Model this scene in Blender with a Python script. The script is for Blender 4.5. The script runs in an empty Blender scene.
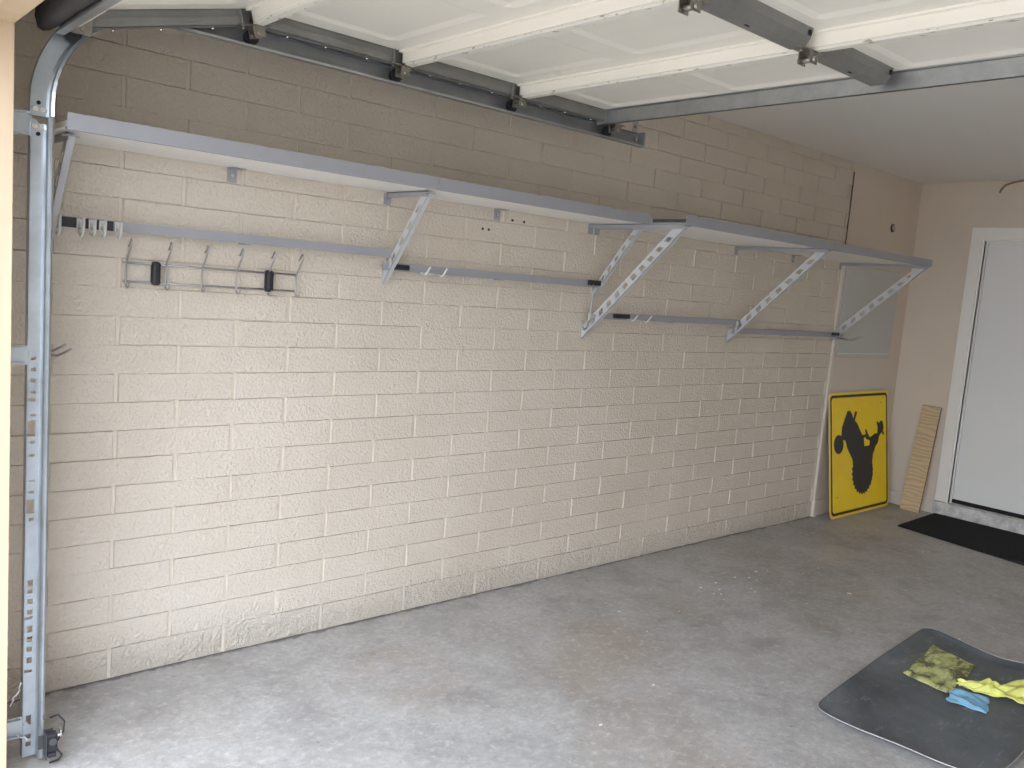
import bpy, bmesh, math, random
from mathutils import Vector, Matrix
random.seed(7)
S = bpy.context.scene
COL = bpy.data.collections.new('garage'); S.collection.children.link(COL)

# ------------------------------------------------------------------ helpers
def link(name, bm, mats, parent=None, smooth=False, recalc=True):
    if recalc: bmesh.ops.recalc_face_normals(bm, faces=bm.faces)
    me = bpy.data.meshes.new(name); bm.to_mesh(me); bm.free()
    if not isinstance(mats, (list, tuple)): mats = [mats]
    for m in mats: me.materials.append(m)
    if smooth:
        for p in me.polygons: p.use_smooth = True
    o = bpy.data.objects.new(name, me); COL.objects.link(o)
    if parent:
        o.parent = parent
        o.matrix_parent_inverse = Matrix.Translation(-Vector(parent.location))
    return o
def thing(name, label, cat, loc=(0, 0, 0), group=None):
    o = bpy.data.objects.new(name, None); COL.objects.link(o); o.location = loc
    o.empty_display_size = .05
    o['label'] = label; o['category'] = cat
    if group: o['group'] = group
    return o
def tag(o, label, cat, group=None):
    o['label'] = label; o['category'] = cat
    if group: o['group'] = group
    return o
def struct(name, bm, mats, parent=None, **k):
    o = link(name, bm, mats, parent, **k)
    if not parent: o['kind'] = 'structure'
    return o
def NB(): return bmesh.new()
def box(bm, a, b, mi=0, bev=0):
    x0, y0, z0 = [min(a[i], b[i]) for i in range(3)]; x1, y1, z1 = [max(a[i], b[i]) for i in range(3)]
    v = [bm.verts.new(p) for p in ((x0,y0,z0),(x1,y0,z0),(x1,y1,z0),(x0,y1,z0),(x0,y0,z1),(x1,y0,z1),(x1,y1,z1),(x0,y1,z1))]
    fs = [bm.faces.new([v[i] for i in f]) for f in ((0,3,2,1),(4,5,6,7),(0,1,5,4),(1,2,6,5),(2,3,7,6),(3,0,4,7))]
    for f in fs: f.material_index = mi
    if bev:
        es = list({e for f in fs for e in f.edges})
        bmesh.ops.bevel(bm, geom=es, offset=bev, segments=2, affect='EDGES', profile=.5)
    return v
def tube(bm, pts, r, n=8, mi=0, closed_ends=True):
    pts = [Vector(p) for p in pts]; rings = []
    t0 = (pts[1] - pts[0]).normalized()
    up = Vector((0, 0, 1)) if abs(t0.z) < .9 else Vector((1, 0, 0))
    nrm = t0.cross(up).normalized()
    for i, p in enumerate(pts):
        if i == 0: t = pts[1] - p
        elif i == len(pts) - 1: t = p - pts[i-1]
        else: t = (pts[i+1] - p).normalized() + (p - pts[i-1]).normalized()
        t.normalize(); nrm = (nrm - t * nrm.dot(t)).normalized(); b = t.cross(nrm)
        rr = r[i] if isinstance(r, (list, tuple)) else r
        rings.append([bm.verts.new(p + (nrm * math.cos(a) + b * math.sin(a)) * rr) for a in [2*math.pi*k/n for k in range(n)]])
    for A, B in zip(rings, rings[1:]):
        for k in range(n):
            f = bm.faces.new((A[k], A[(k+1) % n], B[(k+1) % n], B[k])); f.smooth = True; f.material_index = mi
    if closed_ends:
        bm.faces.new(rings[0][::-1]).material_index = mi; bm.faces.new(rings[-1]).material_index = mi
def cyl(bm, a, b, r, n=12, mi=0): tube(bm, [a, b], r, n, mi)
def prism(bm, poly, f0, f1, mi=0):
    """poly = list of 2-tuples, f0/f1 map a 2-tuple to a 3D point for either face"""
    A = [bm.verts.new(f0(p)) for p in poly]; B = [bm.verts.new(f1(p)) for p in poly]
    bm.faces.new(A).material_index = mi; bm.faces.new(B[::-1]).material_index = mi
    for i in range(len(poly)):
        j = (i+1) % len(poly); bm.faces.new((A[i], B[i], B[j], A[j])).material_index = mi
def holed_plate(bm, us, vs, holes, P, th, mi=0):
    """grid plate; us, vs breakpoints; holes = set of (i,j) cells left open; P(u,v) -> point; th = thickness vector"""
    T = Vector(th); n, m = len(us)-1, len(vs)-1
    V0 = {(i, j): bm.verts.new(Vector(P(us[i], vs[j]))) for i in range(n+1) for j in range(m+1)}
    V1 = {k: bm.verts.new(v.co + T) for k, v in V0.items()}
    solid = lambda i, j: 0 <= i < n and 0 <= j < m and (i, j) not in holes
    def q(*v):
        f = bm.faces.new(v); f.material_index = mi
    for i in range(n):
        for j in range(m):
            if not solid(i, j): continue
            q(V0[i,j], V0[i+1,j], V0[i+1,j+1], V0[i,j+1]); q(V1[i,j], V1[i,j+1], V1[i+1,j+1], V1[i+1,j])
            if not solid(i-1, j): q(V0[i,j], V0[i,j+1], V1[i,j+1], V1[i,j])
            if not solid(i+1, j): q(V0[i+1,j], V1[i+1,j], V1[i+1,j+1], V0[i+1,j+1])
            if not solid(i, j-1): q(V0[i,j], V1[i,j], V1[i+1,j], V0[i+1,j])
            if not solid(i, j+1): q(V0[i,j+1], V0[i+1,j+1], V1[i+1,j+1], V1[i,j+1])
    bmesh.ops.delete(bm, geom=[v for v in list(V0.values())+list(V1.values()) if not v.link_faces], context='VERTS')
def copy_thing(root, shift, label=None):
    r = root.copy(); COL.objects.link(r); r.location = Vector(root.location) + Vector(shift)
    if label: r['label'] = label
    def rec(a, b):
        for ch in a.children:
            if ch == b: continue
            c = ch.copy(); COL.objects.link(c); c.parent = b; c.matrix_parent_inverse = ch.matrix_parent_inverse.copy()
            rec(ch, c)
    rec(root, r)
    return r

# ------------------------------------------------------------------ materials
def mat(name, col, rough=.6, metal=0., spec=.5):
    m = bpy.data.materials.new(name); m.use_nodes = True
    b = m.node_tree.nodes['Principled BSDF']
    b.inputs['Base Color'].default_value = (*col, 1); b.inputs['Roughness'].default_value = rough
    b.inputs['Metallic'].default_value = metal; b.inputs['Specular IOR Level'].default_value = spec
    return m
class N:
    def __init__(s, m):
        s.t = m.node_tree; s.b = s.t.nodes['Principled BSDF']
        s.co = s.t.nodes.new('ShaderNodeTexCoord').outputs['Object']
    def mapped(s, scale=(1,1,1), rot=(0,0,0), loc=(0,0,0)):
        n = s.t.nodes.new('ShaderNodeMapping'); n.inputs['Scale'].default_value = scale
        n.inputs['Rotation'].default_value = rot; n.inputs['Location'].default_value = loc
        s.t.links.new(s.co, n.inputs['Vector']); return n.outputs[0]
    def noise(s, scale, detail=4, rough=.55, vec=None, dist=0):
        n = s.t.nodes.new('ShaderNodeTexNoise'); n.inputs['Scale'].default_value = scale
        n.inputs['Detail'].default_value = detail; n.inputs['Roughness'].default_value = rough; n.inputs['Distortion'].default_value = dist
        s.t.links.new(vec or s.co, n.inputs['Vector']); return n.outputs['Fac']
    def vor(s, scale, vec=None, feature='F1', out='Distance'):
        n = s.t.nodes.new('ShaderNodeTexVoronoi'); n.inputs['Scale'].default_value = scale; n.feature = feature
        s.t.links.new(vec or s.co, n.inputs['Vector']); return n.outputs[out]
    def ramp(s, f, stops, interp='LINEAR'):
        n = s.t.nodes.new('ShaderNodeValToRGB'); e = n.color_ramp.elements; n.color_ramp.interpolation = interp
        while len(e) < len(stops): e.new(.5)
        for k, (p, c) in enumerate(stops):
            e[k].position = p; e[k].color = (*c, 1) if isinstance(c, (tuple, list)) else (c, c, c, 1)
        s.t.links.new(f, n.inputs[0]); return n.outputs[0]
    def mix(s, f, a, b, mode='MIX'):
        n = s.t.nodes.new('ShaderNodeMix'); n.data_type = 'RGBA'; n.blend_type = mode
        for val, i in ((f, 0), (a, 6), (b, 7)):
            if hasattr(val, 'links'): s.t.links.new(val, n.inputs[i])
            else: n.inputs[i].default_value = val if i == 0 else (*val, 1)
        return n.outputs[2]
    def math(s, op, a, b=0.):
        n = s.t.nodes.new('ShaderNodeMath'); n.operation = op
        for val, i in ((a, 0), (b, 1)):
            if hasattr(val, 'links'): s.t.links.new(val, n.inputs[i])
            else: n.inputs[i].default_value = val
        return n.outputs[0]
    def sep(s):
        n = s.t.nodes.new('ShaderNodeSeparateXYZ'); s.t.links.new(s.co, n.inputs[0]); return n.outputs
    def color(s, c): s.t.links.new(c, s.b.inputs['Base Color'])
    def rough(s, c): s.t.links.new(c, s.b.inputs['Roughness'])
    def bump(s, h, strength=.3, dist=.005, prev=None):
        n = s.t.nodes.new('ShaderNodeBump'); n.inputs['Strength'].default_value = strength; n.inputs['Distance'].default_value = dist
        s.t.links.new(h, n.inputs['Height'])
        if prev: s.t.links.new(prev, n.inputs['Normal'])
        s.t.links.new(n.outputs[0], s.b.inputs['Normal']); return n.outputs[0]

# painted block wall
M_block = mat('painted_block', (.60, .52, .43), .5, spec=.5)
k = N(M_block)
base = k.mix(k.ramp(k.noise(1.6, 5), [(.35, 0), (.7, 1)]), (.66, .592, .50), (.60, .53, .435))
spots = k.ramp(k.noise(26, 3, .6, k.mapped((1, 1, 1.6))), [(.70, 0), (.76, 1)])
rarity = k.ramp(k.noise(2.3, 2), [(.52, 0), (.68, 1)])
base = k.mix(k.math('MULTIPLY', k.math('MULTIPLY', spots, rarity), .55), base, (.22, .18, .14))
streak = k.ramp(k.noise(9, 4, .7, k.mapped((.5, 1, 14))), [(.66, 0), (.76, 1)])
base = k.mix(k.math('MULTIPLY', k.math('MULTIPLY', streak, rarity), .4), base, (.30, .25, .2))
k.color(base)
b1 = k.bump(k.noise(85, 4, .55), .7, .009)
rg = k.ramp(k.math('ADD', k.sep()['Z'], k.math('MULTIPLY', k.noise(6, 3), .12)), [(.10, 1), (.24, 0)])
b1 = k.bump(k.math('MULTIPLY', rg, k.math('SUBTRACT', k.noise(24, 5, .7), .5)), .9, .04, b1)
b2 = k.bump(k.ramp(k.vor(60), [(.1, 1), (.5, 0)]), .25, .003, b1)
b3 = k.bump(k.noise(9, 3), .35, .01, b2)
M_mortar = mat('painted_mortar', (.64, .57, .475), .7)
k = N(M_mortar); k.bump(k.noise(60, 5), .5, .004)

M_dry = mat('painted_drywall', (.60, .515, .42), .7, spec=.3)
k = N(M_dry); k.color(k.mix(k.noise(2.5, 5), (.70, .61, .51), (.63, .545, .45)))
k.bump(k.noise(45, 5), .18, .004)
M_ceil = mat('ceiling_texture_paint', (.72, .70, .67), .8)
k = N(M_ceil); k.color(k.mix(k.noise(1.3, 4), (.82, .80, .77), (.75, .73, .69)))
k.bump(k.noise(28, 5, .6), .35, .006)

# concrete floor
M_floor = mat('garage_concrete', (.3, .29, .28), .55)
k = N(M_floor)
c = k.mix(k.ramp(k.noise(1.3, 8, .68), [(.34, 0), (.68, 1)]), (.32, .30, .275), (.50, .485, .46))
c = k.mix(k.ramp(k.noise(6, 9, .75), [(.42, 0), (.62, .55)]), c, (.55, .535, .51))
c = k.mix(k.ramp(k.noise(4.1, 9, .72, k.mapped(loc=(3, 7, 0)), .3), [(.50, 0), (.66, .5)]), c, (.22, .19, .18))
c = k.mix(k.ramp(k.noise(13, 7, .75, k.mapped(loc=(9, 1, 0))), [(.58, 0), (.68, .5)]), c, (.15, .145, .14))
c = k.mix(k.ramp(k.noise(1.0, 6, .6, k.mapped(loc=(11.6, 2.2, 0))), [(.53, 0), (.66, .55)]), c, (.36, .28, .205))
c = k.mix(k.ramp(k.noise(48, 6, .75), [(.40, 0), (.62, .5)]), c, (.23, .22, .208))
c = k.mix(k.ramp(k.noise(27, 6, .75, k.mapped(loc=(2, 5, 0))), [(.52, 0), (.66, .5)]), c, (.60, .585, .565))
sp = k.ramp(k.noise(38, 3, .6, k.mapped(loc=(5, 2, 0))), [(.74, 0), (.77, 1)])
c = k.mix(k.math('MULTIPLY', sp, .6), c, (.62, .60, .57))
sp2 = k.ramp(k.noise(11, 6, .75, k.mapped((1, 1.6, 1), loc=(1, 9, 0))), [(.66, 0), (.72, 1)])
c = k.mix(k.math('MULTIPLY', sp2, .7), c, (.085, .08, .078))
# dirty band where the slab meets the block wall
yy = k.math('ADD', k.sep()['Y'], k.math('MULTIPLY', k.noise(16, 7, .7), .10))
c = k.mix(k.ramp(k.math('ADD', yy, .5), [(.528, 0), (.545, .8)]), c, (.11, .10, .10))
k.color(c); k.rough(k.ramp(k.noise(2.2, 5), [(.3, .38), (.75, .68)]))
k.bump(k.noise(22, 7, .7), .22, .006, k.bump(k.noise(2.4, 4), .3, .02))
M_drive = mat('driveway_concrete', (.50, .48, .44), .85)
k = N(M_drive); k.color(k.mix(k.noise(2, 6), (.30, .27, .23), (.25, .22, .19)))

def steel(name, col, rough=.42, metal=.75, sc=14):
    m = mat(name, col, rough, metal); k = N(m)
    k.color(k.mix(k.ramp(k.vor(sc, out='Color') if False else k.noise(sc, 4, .7), [(.3, 0), (.7, 1)]), tuple(x*.86 for x in col), tuple(min(1, x*1.12) for x in col)))
    k.rough(k.ramp(k.noise(sc*.7, 3), [(.3, rough-.08), (.7, rough+.1)])); return m
M_galv = steel('galvanised_steel', (.43, .44, .435), .36, .8)
M_track = steel('galvanised_track', (.44, .48, .51), .34, .85, 9)
M_stile = steel('grey_steel_stile', (.24, .24, .225), .5, .45, 6)
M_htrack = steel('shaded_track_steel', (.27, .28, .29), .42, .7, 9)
M_darksteel = steel('dark_steel', (.10, .10, .10), .5, .6)
M_hinge = steel('hinge_steel', (.33, .31, .27), .38, .9, 40)
M_bolt = mat('bright_bolt', (.75, .74, .70), .25, .9)
M_silver = mat('silver_grey_paint', (.43, .44, .475), .5, .15)
k = N(M_silver); k.color(k.mix(k.noise(5, 4), (.37, .375, .40), (.31, .315, .34)))
M_brace = mat('light_grey_paint', (.56, .565, .58), .5, .1)
k = N(M_brace); k.color(k.mix(k.noise(18, 4), (.59, .59, .60), (.49, .495, .51)))
M_lam = mat('white_laminate', (.80, .77, .72), .45)
k = N(M_lam); k.color(k.mix(k.noise(3, 4), (.90, .88, .84), (.86, .84, .79)))
M_wire = mat('grey_wire', (.42, .41, .41), .38, .7)
M_whitepl = mat('off_white_plastic', (.62, .61, .58), .5)
M_blackpl = mat('black_rubber', (.018, .018, .022), .55)
M_rail_black = mat('black_rail_strip', (.03, .03, .036), .6)
M_door_sec = mat('cream_door_enamel', (.72, .69, .62), .42)
k = N(M_door_sec); k.color(k.mix(k.noise(6, 7, .75, k.mapped((1, .25, 1))), (.86, .82, .73), (.77, .73, .64)))
k.bump(k.noise(10, 5), .12, .004)
M_door_rail = mat('chipped_cream_enamel', (.78, .76, .70), .45)
k = N(M_door_rail)
chip = k.ramp(k.noise(70, 4, .6, k.mapped((1, .35, 1))), [(.60, 0), (.64, 1)])
k.color(k.mix(k.math('MULTIPLY', chip, .8), k.mix(k.noise(4, 3), (.80, .775, .70), (.72, .695, .62)), (.30, .25, .17)))
M_white = mat('white_door_paint', (.66, .66, .66), .45)
k = N(M_white); k.color(k.mix(k.noise(1.5, 4), (.80, .80, .785), (.75, .75, .74)))
M_trim = mat('white_trim_paint', (.82, .80, .765), .5)
M_base = mat('beige_base_paint', (.66, .58, .49), .6)
M_panel = mat('grey_white_panel', (.50, .51, .50), .6)
k = N(M_panel); k.color(k.mix(k.noise(2.5, 4), (.56, .55, .52), (.50, .49, .455)))
M_step = mat('white_worn_concrete', (.55, .53, .51), .8)
k = N(M_step); k.color(k.mix(k.ramp(k.noise(16, 6, .7), [(.35, 0), (.62, 1)]), (.40, .39, .375), (.72, .71, .69)))
k.bump(k.noise(30, 5), .5, .006)
M_dark = mat('dark_gap', (.01, .01, .01), .9)
M_mat = mat('black_door_mat', (.018, .019, .021), .95, spec=.1)
k = N(M_mat); w = k.t.nodes.new('ShaderNodeTexWave'); w.inputs['Scale'].default_value = 22; w.inputs['Distortion'].default_value = 1.5
k.t.links.new(k.mapped(rot=(0, 0, .7)), w.inputs['Vector'])
k.color(k.mix(w.outputs['Fac'], (.016, .017, .019), (.045, .046, .05))); k.bump(w.outputs['Fac'], .6, .006)
M_jamb = mat('pine_jamb', (.72, .56, .38), .5)  # the pine's own colour and grain
k = N(M_jamb); k.color(k.mix(k.noise(3, 5, .6, k.mapped((14, 14, .6))), (.62, .48, .33), (.52, .385, .25)))
M_ply = mat('plywood_grain', (.5, .38, .24), .6)
k = N(M_ply); w = k.t.nodes.new('ShaderNodeTexWave'); w.wave_type = 'RINGS'; w.inputs['Scale'].default_value = 3.2
w.inputs['Distortion'].default_value = 11; w.inputs['Detail'].default_value = 3; w.inputs['Detail Scale'].default_value = 1.2
k.t.links.new(k.mapped((1, 1.1, 3.2), loc=(0, .2, .5)), w.inputs['Vector'])
k.color(k.mix(w.outputs['Fac'], (.60, .46, .29), (.47, .345, .205)))
M_plyedge = mat('plywood_edge', (.22, .14, .08), .7)
M_yellow = mat('sign_yellow', (.80, .52, .012), .42)
k = N(M_yellow); k.color(k.mix(k.ramp(k.noise(5, 5, .6), [(.4, 0), (.75, 1)]), (1.0, .72, .012), (.95, .62, .010)))
M_signblack = mat('sign_black', (.012, .011, .010), .45)
M_signback = mat('sign_aluminium', (.72, .66, .46), .4, .4)
M_sheet = mat('charcoal_rubber', (.055, .062, .066), .42)
k = N(M_sheet)
c = k.mix(k.ramp(k.noise(2.6, 6, .6, dist=.8), [(.35, 0), (.7, 1)]), (.058, .065, .068), (.135, .148, .156))
c = k.mix(k.ramp(k.noise(7, 6, .75, k.mapped((1, 2.5, 1), rot=(0, 0, .6))), [(.56, 0), (.70, .7)]), c, (.27, .29, .30))
c = k.mix(k.ramp(k.noise(9, 5, .7, k.mapped((2.2, 1, 1), loc=(4, 4, 0))), [(.66, 0), (.72, .7)]), c, (.014, .015, .016))
k.color(c); k.rough(k.ramp(k.noise(3, 4), [(.3, .34), (.7, .6)]))
M_rim = mat('pale_rim', (.42, .40, .40), .35, .3)  # one pale tone all along the liner's edge
def cloth(name, a, b, dirt=0, dcol=(.06, .065, .04)):
    m = mat(name, a, .95, spec=.1); k = N(m)
    c = k.mix(k.noise(14, 5), a, b)
    if dirt: c = k.mix(k.ramp(k.noise(8, 7, .72, k.mapped((1, 1.8, 1), rot=(0, 0, .5)), .5), [(.44, 0), (.57, dirt)]), c, dcol)
    k.color(c); k.bump(k.noise(160, 3), .5, .003); return m
M_green = cloth('dirty_yellow_cloth', (.62, .63, .27), (.48, .49, .20), .9, (.10, .10, .07))
M_yel = cloth('yellow_cloth', (.78, .77, .24), (.68, .68, .17), .12)
M_blue = cloth('blue_cloth', (.28, .50, .66), (.20, .40, .57), .1)
M_red = mat('tracklight_lens', (.3, .03, .02), .3)

# ------------------------------------------------------------------ setting
XB, ZC, YR, XF = 5.17, 2.47, -5.95, -1.03          # back wall, ceiling, far side wall, front wall
bm = NB(); box(bm, (XF-.14, YR-.1, -.15), (XB+1.2, .2, 0)); struct('floor', bm, M_floor)
bm = NB(); box(bm, (-16, -14, -.17), (XF-.14, 8, -.012))
dr = struct('ground_driveway', bm, M_drive)
bm = NB(); box(bm, (XF-.14, YR-.12, ZC), (XB+.15, .2, ZC+.12)); struct('ceiling', bm, M_ceil)

# block wall: real blocks in running bond, recessed mortar behind
H, Z0, HB = .0959, 1.3564, .2032
XE = 4.105
bm = NB()
box(bm, (XF-.14, .0058, 0), (XE, .2, ZC), 1)
rnd = random.Random(3)
for r in range(-13, 15):
    zt = Z0 - H*r; zb = zt - H
    if zb > ZC or zt < .012: continue
    if zb < .03: zb = 0
    if zt < .03: continue
    zb2 = max(zb, 0); zt2 = min(zt, ZC)
    par = r % 2
    for c0 in range(-7 + (par - (-7 % 2)) % 2, 22, 2):
        xa = c0*HB; xb = xa + 2*HB
        if xb < XF-.14 or xa > XE: continue
        dx = rnd.uniform(-.004, .004)
        # head joints are tooled wider than bed joints
        j = rnd.uniform(.0040, .0056); jz = rnd.uniform(-.0006, .0010)
        x0, x1 = max(xa + j, XF-.14), min(xb - j + dx*.3, XE)
        if x1 - x0 < .03: continue
        z0 = zb2 + (jz if zb > 0 else 0); z1 = zt2 - (jz if zt < ZC else 0)
        if z1 - z0 < .02: continue
        ez0, ez1 = rnd.uniform(.0006, .0024), rnd.uniform(.0006, .0024)
        nx = 9; off = rnd.uniform(-.0012, .0012); tilt = rnd.uniform(-.0008, .0008)
        F, G = [], []
        e = .0030
        for i in range(nx):
            t = i/(nx-1)
            x = x0 + (x1-x0)*t
            xi = x0 + e*1.2 + (x1-x0-2.4*e)*t
            row = []
            ja = rnd.uniform(-.0010, .0010); jb = rnd.uniform(-.0010, .0010)
            F.append((bm.verts.new((x, .0068, z0 + ja)), bm.verts.new((xi, off+tilt*t + rnd.uniform(-.0005, .0005), z0+ez0 + ja)),
                      bm.verts.new((xi, off-tilt*t + rnd.uniform(-.0005, .0005), z1-ez1 + jb)), bm.verts.new((x, .0068, z1 + jb))))
        for A, B in zip(F, F[1:]):
            for q in range(3):
                f = bm.faces.new((A[q], B[q], B[q+1], A[q+1])); f.smooth = False
        for A in (F[0], F[-1]): bm.faces.new(A)
struct('wall_left', bm, [M_block, M_mortar])

bm = NB()
box(bm, (XE+.0, .004, 0), (XB+.1, .2, ZC))
w2 = struct('wall_left', bm, M_dry)
# vertical joint opened up above the shelf, drawn as a ragged dark strip
bm = NB()
zz = 1.84; xx = 4.106
while zz < 2.39:
    h = rnd.uniform(.03, .07); w = rnd.uniform(.005, .010)
    box(bm, (xx-w, -.004, zz), (xx+w*.3, .004, zz+h)); zz += h; xx += rnd.uniform(-.0015, .0015)
struct('trim_1', bm, mat('dark_crack', (.09, .065, .04), .9))
# back wall with a doorway
DY0, DY1, DZ0, DZ1 = -.500, -1.32, .10, 2.06
bm = NB()
box(bm, (XB, .2, 0), (XB+.12, DY0, ZC)); box(bm, (XB, DY1, 0), (XB+.12, YR, ZC)); box(bm, (XB, DY0, DZ1), (XB+.12, DY1, ZC))
struct('wall_back', bm, M_dry)
bm = NB(); box(bm, (XF-.14, YR, 0), (XB+.12, YR-.12, ZC)); struct('wall_right', bm, M_dry)
bm = NB()
box(bm, (XF-.12, .0, 0), (XF, -.50, ZC)); box(bm, (XF-.12, -5.38, 0), (XF, YR, ZC)); box(bm, (XF-.12, -.50, 2.03), (XF, -5.38, ZC))
struct('wall_front', bm, M_dry)
# timber lining of the big opening
bm = NB(); box(bm, (XF-.19, -.47, 0), (XF+.012, -.502, 2.03), bev=.002)
box(bm, (XF-.19, -.502, 0), (XF-.055, -.514, 2.006), bev=.002)
struct('trim_2', bm, M_jamb)
bm = NB(); box(bm, (XF-.19, -.502, 2.006), (XF+.012, -5.38, 2.03), bev=.002)
box(bm, (XF-.19, -.514, 1.994), (XF-.055, -5.38, 2.006), bev=.002)
struct('trim_3', bm, M_jamb)
bm = NB(); box(bm, (XF-.19, -5.38, 0), (XF+.012, -5.412, 2.03), bev=.002); struct('trim_4', bm, M_jamb)
# baseboards
bm = NB(); box(bm, (XB-.012, -.002, 0), (XB, -.40, .098), bev=.002); struct('baseboard_back', bm, M_base)
bm = NB(); box(bm, (XB-.012, -1.445, 0), (XB, YR, .098), bev=.002); struct('baseboard_back', bm, M_base)
bm = NB(); box(bm, (4.145, .004, 0), (XB-.012, -.008, .115), bev=.002); struct('baseboard_left', bm, M_base)
# vertical wood strip at the end of the block wall
bm = NB(); box(bm, (4.088, -.016, .12), (4.122, .004, 1.775), bev=.002)
box(bm, (4.088, -.022, 0), (4.128, .004, .12), bev=.003)
struct('trim_5', bm, mat('cream_strip_paint', (.66, .60, .52), .5))
# back door
bm = NB()
dfr = NB()
cw = .082
for a, b in (((XB-.016, DY0+.012+cw, .105), (XB, DY0+.012, DZ1+cw)), ((XB-.016, DY1-.012-cw, .105), (XB, DY1-.012, DZ1+cw)), ((XB-.016, DY0+.012, DZ1-.012+.012), (XB, DY1-.012, DZ1+cw))):
    box(dfr, a, b, bev=.003)
# jamb lining and stop
for a, b in (((XB-.004, DY0+.014, .10), (XB+.12, DY0, DZ1)), ((XB-.004, DY1, .10), (XB+.12, DY1-.014, DZ1)), ((XB-.004, DY0, DZ1-.014), (XB+.12, DY1, DZ1)),
             ((XB+.020, DY0, .10), (XB+.036, DY0-.013, DZ1-.014)), ((XB+.020, DY0-.011, DZ1-.014), (XB+.036, DY1, DZ1-.028))):
    box(dfr, a, b, bev=.001)
box(bm, (XB+.045, DY0-.004, .132), (XB+.085, DY1+.004, DZ1-.018), bev=.002)
d1 = struct('door_1', bm, M_white)
struct('door_frame', dfr, M_trim, d1)
bm = NB(); box(bm, (XB+.048, DY0, .101), (XB+.10, DY1, .134)); struct('door_gap_shade', bm, M_dark, d1)  # black block stands in for the shaded gap under the door
bm = NB(); cyl(bm, (XB+.045, DY1+.07, 1.0), (XB-.02, DY1+.07, 1.0), .012); cyl(bm, (XB-.02, DY1+.07, 1.0), (XB-.045, DY1+.07, 1.0), .027, 16)
struct('door_handle', bm, M_bolt, d1)
# worn concrete step under the door
bm = NB(); box(bm, (XB-.028, -.402, 0), (XB+.12, -1.44, .10), bev=.006); struct('trim_6', bm, M_step)
bm = NB(); box(bm, (XB+.02, DY0, .098), (XB+.2, DY1, .102)); box(bm, (XB+.115, DY0+.1, 0), (XB+.125, DY1-.1, 2.1)); struct('trim_7', bm, M_step)

# ------------------------------------------------------------------ wall shelves
ZS = 1.795
def shelf(x0, x1, depth, label, bev_l=0):
    t = thing('wall_shelf', label, 'shelf', ((x0+x1)/2, 0, ZS), 'wall shelf boards')
    bm = NB(); box(bm, (x0, -.004, ZS), (x1, -depth+.004, ZS+.016), bev=.001); link('shelf_board', bm, M_lam, t)
    bm = NB(); box(bm, (x0, -depth, ZS-.008), (x1, -depth+.003, ZS+.036)); box(bm, (x0, -depth+.003, ZS-.008), (x1, -depth+.020, ZS-.0005))
    box(bm, (x0, -depth+.003, ZS+.017), (x1, -depth+.012, ZS+.019))
    link('front_rail', bm, M_silver, t)
    return t
shelf(-.873, .3585, .405, 'shallow white shelf board with grey front rail, leftmost, beside the garage door track')
shelf(.3615, 1.563, .405, 'shallow white shelf board with grey front rail, ending against the deep shelf')
shelf(1.566, 2.860, .600, 'deep white shelf board with grey front rail, left half of the deep shelf')
shelf(2.863, 4.100, .600, 'deep white shelf board with grey front rail, rightmost, ending near the corner')
# visible closing strip on the exposed end of the deep shelf
bm = NB(); box(bm, (1.564, -.408, ZS+.001), (1.5662, -.597, ZS+.017)); o = link('end_strip', bm, M_darksteel, [t for t in COL.objects if t.name == 'wall_shelf.002'][0])

def bracket(x, depth, drop, label, nh, hook=False):
    t = thing('shelf_bracket', label, 'shelf bracket', (x, 0, ZS-.01), 'shelf brackets')
    bm = NB(); d = depth-.012
    box(bm, (x-.001, -.002, ZS-.024), (x+.001, -d, ZS-.004)); box(bm, (x-.001, -.002, ZS-.0055), (x+.018, -d, ZS-.0035))
    box(bm, (x-.016, -d-.002, ZS-.013), (x+.030, -d+.016, ZS-.0085)); link('arm', bm, M_silver, t)
    bm = NB(); box(bm, (x-.016, .0, ZS-.052), (x+.020, -.003, ZS-.004), bev=.001); cyl(bm, (x, -.003, ZS-.032), (x, -.008, ZS-.032), .006, 8); link('wall_plate', bm, M_silver, t)
    # diagonal brace: parallelogram web with square punched holes and a back flange
    w = .052 if depth < .4 else .066      # length of the vertical cut on the wall
    zt = ZS-.012; zb = zt-drop
    L = math.hypot(d, drop)
    us = [0, .06]; n = nh; a, b = .09, .93
    if depth < .4: a = .17
    per = (b-a)/n; us = [0]; holes = set()
    for i in range(n):
        u0 = a+per*i+per*.26; u1 = u0+per*.46
        holes.add((len(us), 1)); us += [u0, u1]
    us += [1]
    vs = [0, .24, .74, 1]
    def P(u, v):
        # u along the brace from the wall, v across
        y0, z0 = -.003, zb; y1, z1 = -d, zt
        wy = .003 + .0; # far edge line shifted up and inwards
        A = Vector((x, y0 + (y1-y0)*u, z0+(z1-z0)*u))
        B = Vector((x, y0 + (y1+w*d/drop*.95-y0)*u, (z0+w)+(z1-z0-w)*u))
        return A.lerp(B, v)
    bm = NB(); holed_plate(bm, us, vs, holes, P, (.0018, 0, 0))
    # flange along the lower edge
    A0, A1 = P(0, 0), P(1, 0); T = Vector((.020, 0, 0)); nn = (P(.5, 1)-P(.5, 0)).normalized()*.0018
    v = [bm.verts.new(p) for p in (A0, A1, A1+T, A0+T, A0+nn, A1+nn, A1+nn+T, A0+nn+T)]
    for f in ((0,1,2,3),(7,6,5,4),(0,4,5,1),(1,5,6,2),(2,6,7,3),(3,7,4,0)): bm.faces.new([v[i] for i in f])
    br = link('brace', bm, M_brace, t)
    if hook:
        bm = NB(); p = P(.16, .6)
        pts = [p+Vector((-.004, 0, 0)), p+Vector((-.03, .005, -.005)), p+Vector((-.045, 0, -.02)), p+Vector((-.05, -.01, .012))]
        tube(bm, pts, .006, 8); link('clip_hook', bm, M_whitepl, t)
    return t
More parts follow.
